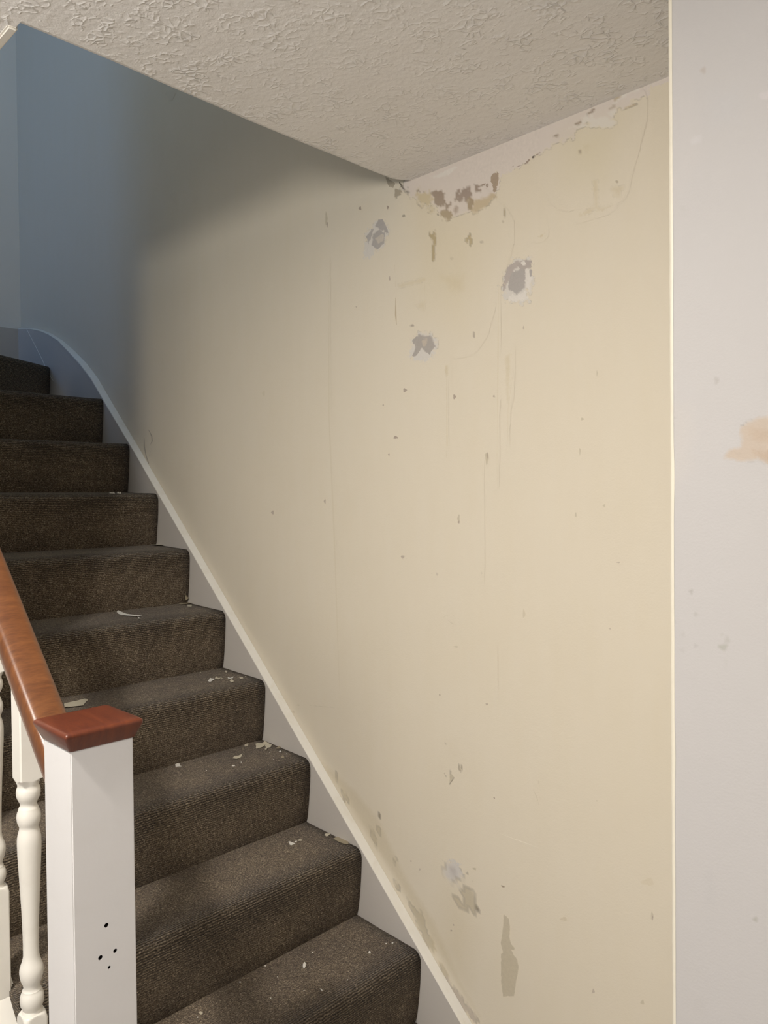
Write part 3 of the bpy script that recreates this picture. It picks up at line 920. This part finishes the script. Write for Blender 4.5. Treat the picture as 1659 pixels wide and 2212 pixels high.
# outer string with its capping
SL = RISE / RUN
cz = lambda x: 0.624 + SL * (x - 1.634)
bm = bmesh.new()
x0, x1 = 1.243, 1.808
add_prism(bm, [(x0, cz(x0) - 0.03), (x1, cz(x1) - 0.03), (x1, cz(x1) - 0.30), (x0 + 0.08, 0.0), (x0, 0.0)], 0.9385, 0.9675)
fix(bm)
os_ = obj('outer_string', bm, M_bal, st)
bm = bmesh.new()
add_prism(bm, [(x0, cz(x0)), (x1, cz(x1)), (x1, cz(x1) - 0.03), (x0, cz(x0) - 0.03)], 0.923, 0.983)
bmesh.ops.bevel(bm, geom=[e for e in bm.edges if abs(e.verts[0].co.y - e.verts[1].co.y) < 1e-6 and abs(e.verts[0].co.x - e.verts[1].co.x) > 0.5], offset=0.004, segments=2, affect='EDGES')
fix(bm)
obj('string_capping', bm, M_bal, os_)

# ------------------------------------------------------------------ newel post
NX0, NX1, NY0, NY1 = 1.1423, 1.2423, 0.903, 1.003
ZCAP = 1.2065
nw = thing('newel_post', 'square white newel post with reddish wooden cap at stair foot', 'newel post', (1.1923, 0.953, 0))
bm = bmesh.new()
add_box(bm, NX0, NX1, NY0, NY1, 0.0, ZCAP + 0.002)
bmesh.ops.bevel(bm, geom=[e for e in bm.edges if abs(e.verts[0].co.z - e.verts[1].co.z) > 0.5], offset=0.0018, segments=3, affect='EDGES')
fix(bm)
post = obj('post', bm, M_newel, nw)
holes = [(230, 1999, 0.0036), (249, 2054, 0.0033), (217, 2069, 0.0037), (236, 2090, 0.0026)]
hp = [(at(px, py, 0, NX0), rr) for px, py, rr in holes]
bm = bmesh.new()
for p, rr in hp:
    bmesh.ops.create_cone(bm, cap_ends=True, segments=16, radius1=rr, radius2=rr, depth=0.04,
                          matrix=Matrix.Translation((NX0, p[1], p[2])) @ Matrix.Rotation(math.pi / 2, 4, 'Y'))
cut = obj('hole_cutter', bm, M_hole)
md = post.modifiers.new('holes', 'BOOLEAN')
md.operation = 'DIFFERENCE'
md.solver = 'EXACT'
md.object = cut
bpy.context.view_layer.update()
dg = bpy.context.evaluated_depsgraph_get()
nm = bpy.data.meshes.new_from_object(post.evaluated_get(dg))
post.modifiers.clear()
post.data = nm
bpy.data.objects.remove(cut)
for p, rr in hp:
    bm = bmesh.new()
    ra = []
    for d in (0.0012, 0.018):
        ra.append([bm.verts.new((NX0 + d, p[1] + (rr - 0.0002) * math.cos(a * math.pi / 8), p[2] + (rr - 0.0002) * math.sin(a * math.pi / 8))) for a in range(16)])
    for i in range(16):
        bm.faces.new((ra[0][i], ra[0][(i + 1) % 16], ra[1][(i + 1) % 16], ra[1][i]))
    bm.faces.new(ra[1])
    fix(bm)
    o = obj('screw_hole', bm, M_hole, post)
    o['label'] = 'dark drilled hole'
# cap: sides splay in towards the post, edges rounded
bm = bmesh.new()
cx, cy = (NX0 + NX1) / 2, (NY0 + NY1) / 2
rings = [(0.0503, 0.0), (0.0518, 0.0006), (0.0528, 0.002), (0.0618, 0.0225), (0.0624, 0.0255), (0.0619, 0.0282), (0.0600, 0.0302), (0.0565, 0.0313), (0.05, 0.0317), (0.025, 0.0319), (0.0, 0.032)]


def sq(h, z, rc):
    pts = []
    for qx, qy, a0 in ((1, 1, 0), (-1, 1, 90), (-1, -1, 180), (1, -1, 270)):
        for k in range(5):
            a = math.radians(a0 + 22.5 * k)
            pts.append((cx + qx * (h - rc) + rc * math.cos(a), cy + qy * (h - rc) + rc * math.sin(a), z))
    return pts


prev = None
for h, z in rings:
    if h < 0.01:
        c0 = bm.verts.new((cx, cy, ZCAP + z))
        for i in range(20):
            bm.faces.new((prev[i], prev[(i + 1) % 20], c0))
        break
    vs = [bm.verts.new(p) for p in sq(h, ZCAP + z, 0.004)]
    if prev:
        for i in range(20):
            bm.faces.new((prev[i], prev[(i + 1) % 20], vs[(i + 1) % 20], vs[i]))
    else:
        bm.faces.new(vs[::-1])
    prev = vs
fix(bm)
o = obj('newel_cap', bm, M_cap, nw, True)
o['label'] = 'reddish brown varnished wooden cap'
md = o.modifiers.new('edge', 'EDGE_SPLIT')
md.split_angle = math.radians(50)

# ------------------------------------------------------------------ handrail
hs = 0.905
hz = lambda x: 1.322 + hs * (x - 1.4925)         # rail centre line
ang = math.atan(hs)
hw, hh = 0.033, 0.0235                            # half width, half height (square to the slope)
prof = []
for k in range(24):
    a = 2 * math.pi * k / 24
    e = 0.55
    c, s = math.cos(a), math.sin(a)
    prof.append((math.copysign(abs(c) ** e, c) * hw, math.copysign(abs(s) ** e, s) * hh))
bm = bmesh.new()
prev = None
xs = [NX1 + 0.0005 + k * (1.808 - NX1) / 24 for k in range(25)]
for x in xs:
    ring = []
    for u, v in prof:
        dx = -math.sin(ang) * v
        # the lower end is cut plumb against the newel
        if x == xs[0]:
            ring.append(bm.verts.new((x, 0.953 + u, hz(x) + v / math.cos(ang))))
        else:
            ring.append(bm.verts.new((x + dx, 0.953 + u, hz(x) + math.cos(ang) * v)))
    if prev:
        for i in range(24):
            bm.faces.new((prev[i], prev[(i + 1) % 24], ring[(i + 1) % 24], ring[i]))
    else:
        bm.faces.new(ring[::-1])
    prev = ring
bm.faces.new(prev)
fix(bm)
hr = obj('handrail', bm, M_rail, None, True)
tag(hr, 'rounded brown wooden handrail sloping up from the newel post', 'handrail')

# ------------------------------------------------------------------ balusters
BX = 1.4455
A = 0.0205


def zpx(py):
    return float(at(64, py, 1, 0.953)[2]) if False else zs(py)


_d = at(64, 1900, 1, 0.953)
_dep = (np.array([BX, 0.953, 1.0]) - CAM) @ FW


def zs(py):
    lo_, hi_ = -0.5, 1.6
    for _ in range(50):
        mid = (lo_ + hi_) / 2
        q = np.array([BX, 0.953, mid]) - CAM
        v = 1106 - FPX * (q @ UP) / (q @ FW)
        if v > py:
            lo_ = mid
        else:
            hi_ = mid
    return mid


M_PX = 0.0205 / 28.4
turn = [(1697, 25, 0), (1701, 27, 0), (1706, 28.4, 0), (1713, 28.6, 0), (1720, 27, 0), (1727, 23.5, 0), (1731, 20.8, 0), (1736, 19.6, 0), (1740, 20.5, 0), (1743, 23, 0), (1745, 23.6, 0), (1747, 24, 0),
        (1755, 27.6, 0), (1763, 28.4, 0), (1771, 27.6, 0), (1778, 25, 0), (1783, 22.2, 0), (1788, 22.4, 0), (1798, 26, 0), (1808, 28, 0), (1820, 28.4, 0), (1845, 27.6, 0), (1880, 25.6, 0), (1924, 23, 0),
        (1965, 20.8, 0), (2002, 19.3, 0), (2040, 18.7, 0), (2062, 18.9, 0), (2072, 21, 0), (2082, 25.5, 0), (2090, 28, 0), (2098, 28.4, 0), (2106, 27.2, 0), (2115, 24.6, 0), (2122, 21, 0), (2129, 19.4, 0),
        (2133, 19.8, 0), (2136, 22.4, 0), (2139, 22.6, 0), (2142, 25, 0), (2150, 28, 0), (2158, 28.4, 0), (2167, 27, 0), (2174, 23, 0), (2178, 20.5, 0)]
NA = 48


def baluster():
    bm = bmesh.new()
    top_z = hz(BX) - hh / math.cos(ang) + 0.002
    bot_z = cz(BX) + 0.0002
    secs = []                                    # (z, radius limit)
    secs.append((top_z, 1.0, hs))
    zb = zs(1690)
    secs.append((zb + 0.010, 0.03, 0))
    for k in range(1, 7):                         # curved shoulder from square to round
        u = k / 6
        secs.append((zb + 0.010 - 0.012 * (1 - math.sqrt(max(0, 1 - u * u))) if k < 6 else zb - 0.002, 0.0292 - 0.011 * u ** 1.5, 0))
    secs = [s for s in secs]
    for py, hwid, _ in turn:
        secs.append((zs(py), hwid * M_PX, 0))
    zt_ = zs(2180)
    for k in range(0, 7):
        u = k / 6
        secs.append((zt_ - 0.003 - 0.016 * u ** 2, 0.0175 + 0.0118 * u ** 0.8, 0))
    secs.append((bot_z, 1.0, SL))
    # top to bottom, strictly falling
    prev = None
    lastz = 1e9
    for z, rl, sl in secs:
        z = min(z, lastz - 0.0003)
        lastz = z
        ring = []
        for k in range(NA):
            a = 2 * math.pi * (k + 0.5) / NA
            c, s = math.cos(a), math.sin(a)
            rr = min(rl, A / max(abs(c), abs(s)))
            ring.append(bm.verts.new((BX + rr * c, 0.953 + rr * s, z + sl * rr * c)))
        if prev:
            for i in range(NA):
                bm.faces.new((prev[i], prev[(i + 1) % NA], ring[(i + 1) % NA], ring[i]))
        else:
            bm.faces.new(ring)
        prev = ring
    bm.faces.new(prev[::-1])
    # true square corners
    fix(bm)
    for f in bm.faces:
        f.smooth = True
    o = obj('baluster', bm, M_bal)
    md = o.modifiers.new('edge', 'EDGE_SPLIT')
    md.split_angle = math.radians(32)
    return o


b0 = baluster()
BS = 0.181
blab = ['white turned wooden baluster nearest the newel post', 'white turned baluster second from the newel post, cut by the left edge',
        'white turned baluster third up from the newel post', 'white turned baluster fourth up from the newel post']
tag(b0, blab[0], 'baluster', 'white balusters under the handrail')
for k in range(1, 2):
    c = b0.copy()
    COL.objects.link(c)
    c.location = (BS * k, 0, BS * k * SL)
    tag(c, blab[k], 'baluster', 'white balusters under the handrail')


# ------------------------------------------------------------------ flakes of paint and paper on the treads
def tread_z(i, x):
    xn = NX + i * RUN
    u = min(1, max(0, (x - xn - 0.0175) / 0.22))
    return NZ + i * RISE + 0.0095 + 0.008 * u


def flake(poly_px, tread, mat, label, cat='paint flake', group=None, curl=0.15, lift=0.0025, tilt=0.0, name='paint_flake'):
    """a thin curled chip lying on tread number `tread`; its outline is given where it lies"""
    i = tread - 1
    pts = []
    z = NZ + i * RISE + 0.0135
    for _ in range(3):
        pts = [at(a, b, 2, z + lift) for a, b in poly_px]
        mx = sum(p[0] for p in pts) / len(pts)
        z = tread_z(i, mx)
    P = np.array(pts)
    c = P.mean(0)
    rng = random.Random(int(poly_px[0][0] * 13 + poly_px[0][1]))
    ax = rng.uniform(0, math.pi)
    d = np.array([math.cos(ax), math.sin(ax), 0])
    size = np.abs((P - c) @ d).max() + 1e-6
    bm = bmesh.new()
    # subdivide the outline, jitter it, and fan it with a mid ring
    out = []
    n = len(P)
    for k in range(n):
        a, b = P[k], P[(k + 1) % n]
        for s in range(3):
            u = s / 3
            q = a * (1 - u) + b * u
            if s:
                q = q + np.array([rng.uniform(-1, 1), rng.uniform(-1, 1), 0]) * np.linalg.norm(b - a) * 0.05
            out.append(q)

    def zz(q):
        s = ((q - c) @ d)
        return z + 0.0009 + curl * s * s / size + tilt * (s + size)
    th = 0.0005
    layers = []
    for off in (th, 0.0):
        ctr = bm.verts.new((c[0], c[1], zz(c) + off))
        mid = [bm.verts.new((*(c + (q - c) * 0.55)[:2], zz(c + (q - c) * 0.55) + off)) for q in out]
        rim = [bm.verts.new((q[0], q[1], zz(q) + off)) for q in out]
        m_ = len(out)
        for k in range(m_):
            bm.faces.new((ctr, mid[k], mid[(k + 1) % m_]))
            bm.faces.new((mid[k], rim[k], rim[(k + 1) % m_], mid[(k + 1) % m_]))
        layers.append(rim)
    for k in range(m_):
        bm.faces.new((layers[0][k], layers[0][(k + 1) % m_], layers[1][(k + 1) % m_], layers[1][k]))
    bmesh.ops.translate(bm, verts=bm.verts, vec=(-c[0], -c[1], -z))
    fix(bm)
    o = obj(name, bm, mat)
    o.location = (c[0], c[1], z)
    tag(o, label, cat, group)
    return o


def speck(px, py, r):
    return [(px - r, py + r * .2), (px - r * .2, py - r * .8), (px + r, py - r * .3), (px + r * .4, py + r * .8)]


G = 'paint flakes fallen on the carpeted treads'
S6 = lambda pts: [(280 + a / 3.072, 1240 + b / 3.072) for a, b in pts]
S1 = lambda pts: [(a / 3.95, 1100 + b / 3.95) for a, b in pts]
S8 = lambda pts: [(280 + a / 2.592, 1920 + b / 2.592) for a, b in pts]
# fifth tread
flake(S1([(1003, 865), (1030, 880), (1085, 890), (1150, 900), (1210, 904), (1160, 912), (1080, 906), (1030, 898)]), 5, M_fwhite, 'long thin white curl of paint on the fifth visible tread', group=G, curl=0.1)
flake(S1([(1175, 920), (1200, 928), (1190, 936)]), 5, M_fwhite, 'tiny white crumb just below the long curl on the fifth tread', group=G)
flake(S6([(318, 190), (345, 178), (400, 182), (420, 190), (380, 196), (335, 200)]), 5, M_fbeige, 'dull beige torn paper lying in the wall corner of the fifth tread', group=G, curl=0.05)
flake(S6([(382, 202), (410, 202), (412, 214), (384, 214)]), 5, M_fcream, 'small squarish cream flake near the wall on the fifth tread', group=G, curl=0.02)
flake(S6([(500, 196), (545, 200), (530, 208)]), 5, M_fbeige, 'thin beige scrap by the string on the fifth tread', group=G, curl=0.04)
# leaning torn paper in the corner of the fifth tread
lp = [(366, 68), (374, 105), (392, 132), (388, 160), (372, 178), (352, 178), (362, 150), (356, 130), (366, 112)]
bm = bmesh.new()
xr = NX + 5 * RUN + 0.002
vs0, vs1 = [], []
for k, (a, b) in enumerate(lp):
    p = at(280 + a / 3.072, 1240 + b / 3.072, 1, YR + 0.004)
    yy = YR + 0.004 + 0.006 * (k % 3) * (0.5 + (b - 68) / 110)
    vs0.append(bm.verts.new((p[0] - 0.006 * (k % 2), yy, p[2])))
    vs1.append(bm.verts.new((p[0] - 0.006 * (k % 2) + 0.0004, yy + 0.0006, p[2])))
ctr0 = bm.verts.new(sum((v.co for v in vs0), Vector()) / len(vs0) + Vector((-0.008, 0.004, 0)))
ctr1 = bm.verts.new(ctr0.co + Vector((0.0005, 0.0006, 0)))
for k in range(len(vs0)):
    j = (k + 1) % len(vs0)
    bm.faces.new((ctr0, vs0[k], vs0[j]))
    bm.faces.new((ctr1, vs1[j], vs1[k]))
    bm.faces.new((vs0[k], vs1[k], vs1[j], vs0[j]))
fix(bm)
tag(obj('paper_scrap', bm, M_fbeige), 'torn beige paper curl standing in the wall corner of the fifth tread', 'paper scrap')
# sixth and seventh treads
flake([(322, 1176), (340, 1173.5), (366, 1173), (374, 1175), (350, 1177), (332, 1178)], 6, M_fcream, 'flat cream strip of paint at the back of the sixth tread', group=G, curl=0.03)
flake([(376, 1175), (392, 1175.5), (388, 1178)], 6, M_fbeige, 'small beige scrap beside the cream strip on the sixth tread', group=G, curl=0.03)
for (u, w, lab) in ((243, 12, 'slim white flake on the nose of the seventh tread'), (258, 8, 'shorter white flake on the nose of the seventh tread, nearer the wall')):
    i = 6
    p = at(u, 1060, 0, NX + i * RUN + 0.03)
    z0 = tread_z(i, p[0])
    bm = bmesh.new()
    L = w * 0.00155
    pts = [(-.5, 0), (-.35, .006), (.1, .004), (.5, .0065), (.45, 0.001), (0, 0)]
    a = [bm.verts.new((0.002 * (k % 2), s * L, h + 0.0005)) for k, (s, h) in enumerate(pts)]
    b = [bm.verts.new((v.co.x + 0.007, v.co.y, v.co.z * 0.4)) for v in a]
    for k in range(6):
        bm.faces.new((a[k], a[(k + 1) % 6], b[(k + 1) % 6], b[k]))
    bm.faces.new(a)
    bm.faces.new(b[::-1])
    fix(bm)
    o = obj('paint_flake', bm, M_fwhite)
    o.location = (p[0], p[1], z0)
    tag(o, lab, 'paint flake', G)
# fourth tread
flake([(139, 1518), (165, 1513.5), (183, 1509.5), (190, 1511), (184, 1517), (181, 1523), (160, 1526), (139, 1528)], 4, M_fcream, 'large pale paper scrap behind the newel cap on the fourth tread', 'paper scrap', None, 0.05, name='paper_scrap')
for pts, mt, lab in [
    ([(520, 705), (535, 690), (565, 692), (560, 700), (535, 714)], M_fwhite, 'white shard at the left of the flake cluster on the fourth tread'),
    ([(565, 690), (572, 678), (584, 680), (582, 692), (612, 686), (590, 696)], M_fcream, 'cream shard touching the white shard on the fourth tread'),
    ([(650, 684), (668, 688), (690, 677), (686, 690), (656, 693)], M_fwhite, 'thin white bent flake in the middle of the fourth tread cluster'),
    ([(664, 708), (672, 700), (690, 704), (690, 716), (676, 720)], M_fcream, 'dull cream flake nearest the nosing of the fourth tread'),
    ([(724, 680), (735, 682), (750, 680), (755, 693), (735, 694)], M_fcream, 'cream flake nearest the wall on the fourth tread'),
    ([(528, 622), (552, 628), (545, 632)], M_fcream, 'slim cream sliver at the back of the fourth tread')]:
    flake(S6(pts), 4, mt, lab, group=G, curl=0.12)
for a, b, rr in ((470, 650, 4), (640, 645, 7), (612, 690, 4), (770, 678, 4)):
    flake(speck(280 + a / 3.072, 1240 + b / 3.072, rr / 2.4), 4, M_fcream, 'tiny cream crumb on the fourth visible tread', group='crumbs on the fourth tread', curl=0.02)
# third tread
for pts, mt, lab in [
    ([(760, 1142), (764, 1126), (776, 1117), (788, 1124), (784, 1140), (770, 1146)], M_fcream, 'rounded cream flake left of the big flakes on the third tread'),
    ([(834, 1128), (850, 1122), (885, 1120), (905, 1128), (880, 1150), (842, 1158)], M_fcream, 'largest cream flake on the third visible tread'),
    ([(884, 1122), (896, 1112), (918, 1120), (945, 1130), (935, 1148), (915, 1152), (908, 1170), (896, 1164), (904, 1144)], M_fcream, 'jagged cream flake overlapping the largest one on the third tread'),
    ([(968, 1156), (985, 1140), (1005, 1142), (992, 1158)], M_fbeige, 'beige flake by the string on the third tread'),
    ([(682, 1222), (692, 1206), (724, 1202), (750, 1193), (738, 1212), (712, 1226)], M_fcream, 'pale leaf shaped flake in the middle of the third tread'),
    ([(302, 1262), (316, 1255), (334, 1256), (332, 1266), (346, 1276), (322, 1274), (306, 1276)], M_fwhite, 'bright white crumpled flake at the left of the third tread'),
    ([(678, 1266), (700, 1264), (698, 1272), (680, 1272)], M_fwhite, 'little white chip in front of the leaf shaped flake on the third tread'),
    ([(1003, 1214), (1012, 1202), (1026, 1204), (1024, 1218), (1008, 1220)], M_fbeige, 'beige flake near the nosing end of the third tread')]:
    flake(S6(pts), 3, mt, lab, group=G, curl=0.1)
for a, b, rr in ((998, 1174, 6), (955, 1228, 3), (1040, 1190, 3), (740, 1246, 3), (510, 1300, 2.5), (930, 1180, 3)):
    flake(speck(280 + a / 3.072, 1240 + b / 3.072, rr / 2.4), 3, M_fwhite, 'tiny white crumb on the third visible tread', group='crumbs on the third tread', curl=0.02)
# second tread
for pts, mt, lab in [
    ([(1054, 1774), (1070, 1775), (1100, 1784), (1082, 1794), (1072, 1800)], M_fwhite, 'bright white triangular flake in the middle of the second tread'),
    ([(1096, 1772), (1108, 1764), (1110, 1772), (1102, 1778)], M_fwhite, 'small white chip beside the triangular flake on the second tread'),
    ([(1112, 1764), (1130, 1757), (1146, 1760), (1140, 1768), (1122, 1768)], M_fcream, 'cream flake right of the triangular one on the second tread'),
    ([(1292, 1730), (1300, 1718), (1318, 1720), (1332, 1718), (1322, 1730), (1308, 1740)], M_fcream, 'crumpled cream flake near the wall on the second tread'),
    ([(1354, 1752), (1372, 1742), (1400, 1740), (1428, 1754), (1452, 1774), (1454, 1788), (1430, 1790), (1396, 1780), (1366, 1764)], M_fbeige, 'large olive beige flake by the string on the second tread')]:
    flake(S6(pts), 2, mt, lab, group=G, curl=0.1)
# lowest visible tread
for pts, mt, lab in [
    ([(970, 438), (972, 416), (978, 406), (985, 412), (985, 430), (980, 441)], M_fwhite, 'bright white rice shaped flake on the lowest visible tread'),
    ([(1066, 557), (1074, 556), (1083, 567), (1074, 566)], M_fwhite, 'small white triangular chip below the rice shaped flake on the lowest tread'),
    ([(1337, 350), (1343, 344), (1350, 350), (1346, 360), (1339, 358)], M_fwhite, 'small round white chip towards the wall on the lowest tread'),
    ([(388, 690), (398, 682), (410, 688), (408, 698), (398, 702)], M_fcream, 'dull cream chip near the newel post on the lowest tread')]:
    flake(S8(pts), 1, mt, lab, group=G, curl=0.06)
for a, b, rr in ((1472, 300, 4), (1436, 303, 3), (1025, 353, 3.5), (760, 428, 4), (618, 519, 4), (1200, 318, 2.5), (975, 567, 2.5), (790, 608, 2.5), (1220, 506, 2.5), (380, 716, 3), (1302, 436, 2), (828, 490, 2)):
    flake(speck(280 + a / 2.592, 1920 + b / 2.592, rr / 1.8), 1, M_fwhite, 'tiny white crumb on the lowest visible tread', group='crumbs on the lowest tread', curl=0.02)

# ------------------------------------------------------------------ light
def area(name, loc, target, sx, sy, power, color):
    l = bpy.data.lights.new(name, 'AREA')
    l.shape = 'RECTANGLE'
    l.size, l.size_y = sx, sy
    l.energy = power
    l.color = color
    o = bpy.data.objects.new(name, l)
    o.location = loc
    o.rotation_euler = (Vector(target) - Vector(loc)).to_track_quat('-Z', 'Y').to_euler()
    COL.objects.link(o)
    return o


def bulb(name, loc, power, color, r):
    l = bpy.data.lights.new(name, 'POINT')
    l.energy, l.color, l.shadow_soft_size = power, color, r
    o = bpy.data.objects.new(name, l)
    o.location = loc
    COL.objects.link(o)
    return o


def downlight(name, loc, power, color, r):
    l = bpy.data.lights.new(name, 'AREA')
    l.shape, l.size, l.energy, l.color = 'DISK', 2 * r, power, color
    o = bpy.data.objects.new(name, l)
    o.location = loc
    COL.objects.link(o)
    return o


WARM = (1.0, 0.945, 0.875)
downlight('hall_downlight', (1.02, 1.73, 2.37), 17, WARM, 0.045)
bulb('hall_bulb', (1.02, 1.75, 2.3), 32, WARM, 0.06)
downlight('room_downlight', (0.08, 1.75, 2.38), 13, WARM, 0.06)
area('hall_side_fill', (-0.35, 4.0, 1.7), (-0.1, 0.0, 1.3), 1.1, 1.0, 23, (1.0, 0.965, 0.93))  # added fill with no known window; lifts the newel's left face and wall
area('landing_window_daylight', (3.55, 3.0, 3.7), (3.4, 0.0, 2.7), 0.8, 1.1, 11, (0.15, 0.42, 1.0))
area('landing_fill', (2.3, 0.5, 4.9), (2.3, 0.4, 2.0), 1.3, 0.7, 6.5, (0.5, 0.74, 1.0))  # added fill from overhead for the dark upper wall; no such opening is known

w = bpy.data.worlds.new('world')
scene.world = w
w.use_nodes = True
bg = w.node_tree.nodes['Background']
bg.inputs['Color'].default_value = (1.0, 0.95, 0.90, 1)
bg.inputs['Strength'].default_value = 0.25

vs = scene.view_settings
vs.view_transform = 'Standard'
vs.look = 'None'
vs.exposure = -0.04
vs.gamma = 1.0
vs.use_curve_mapping = False
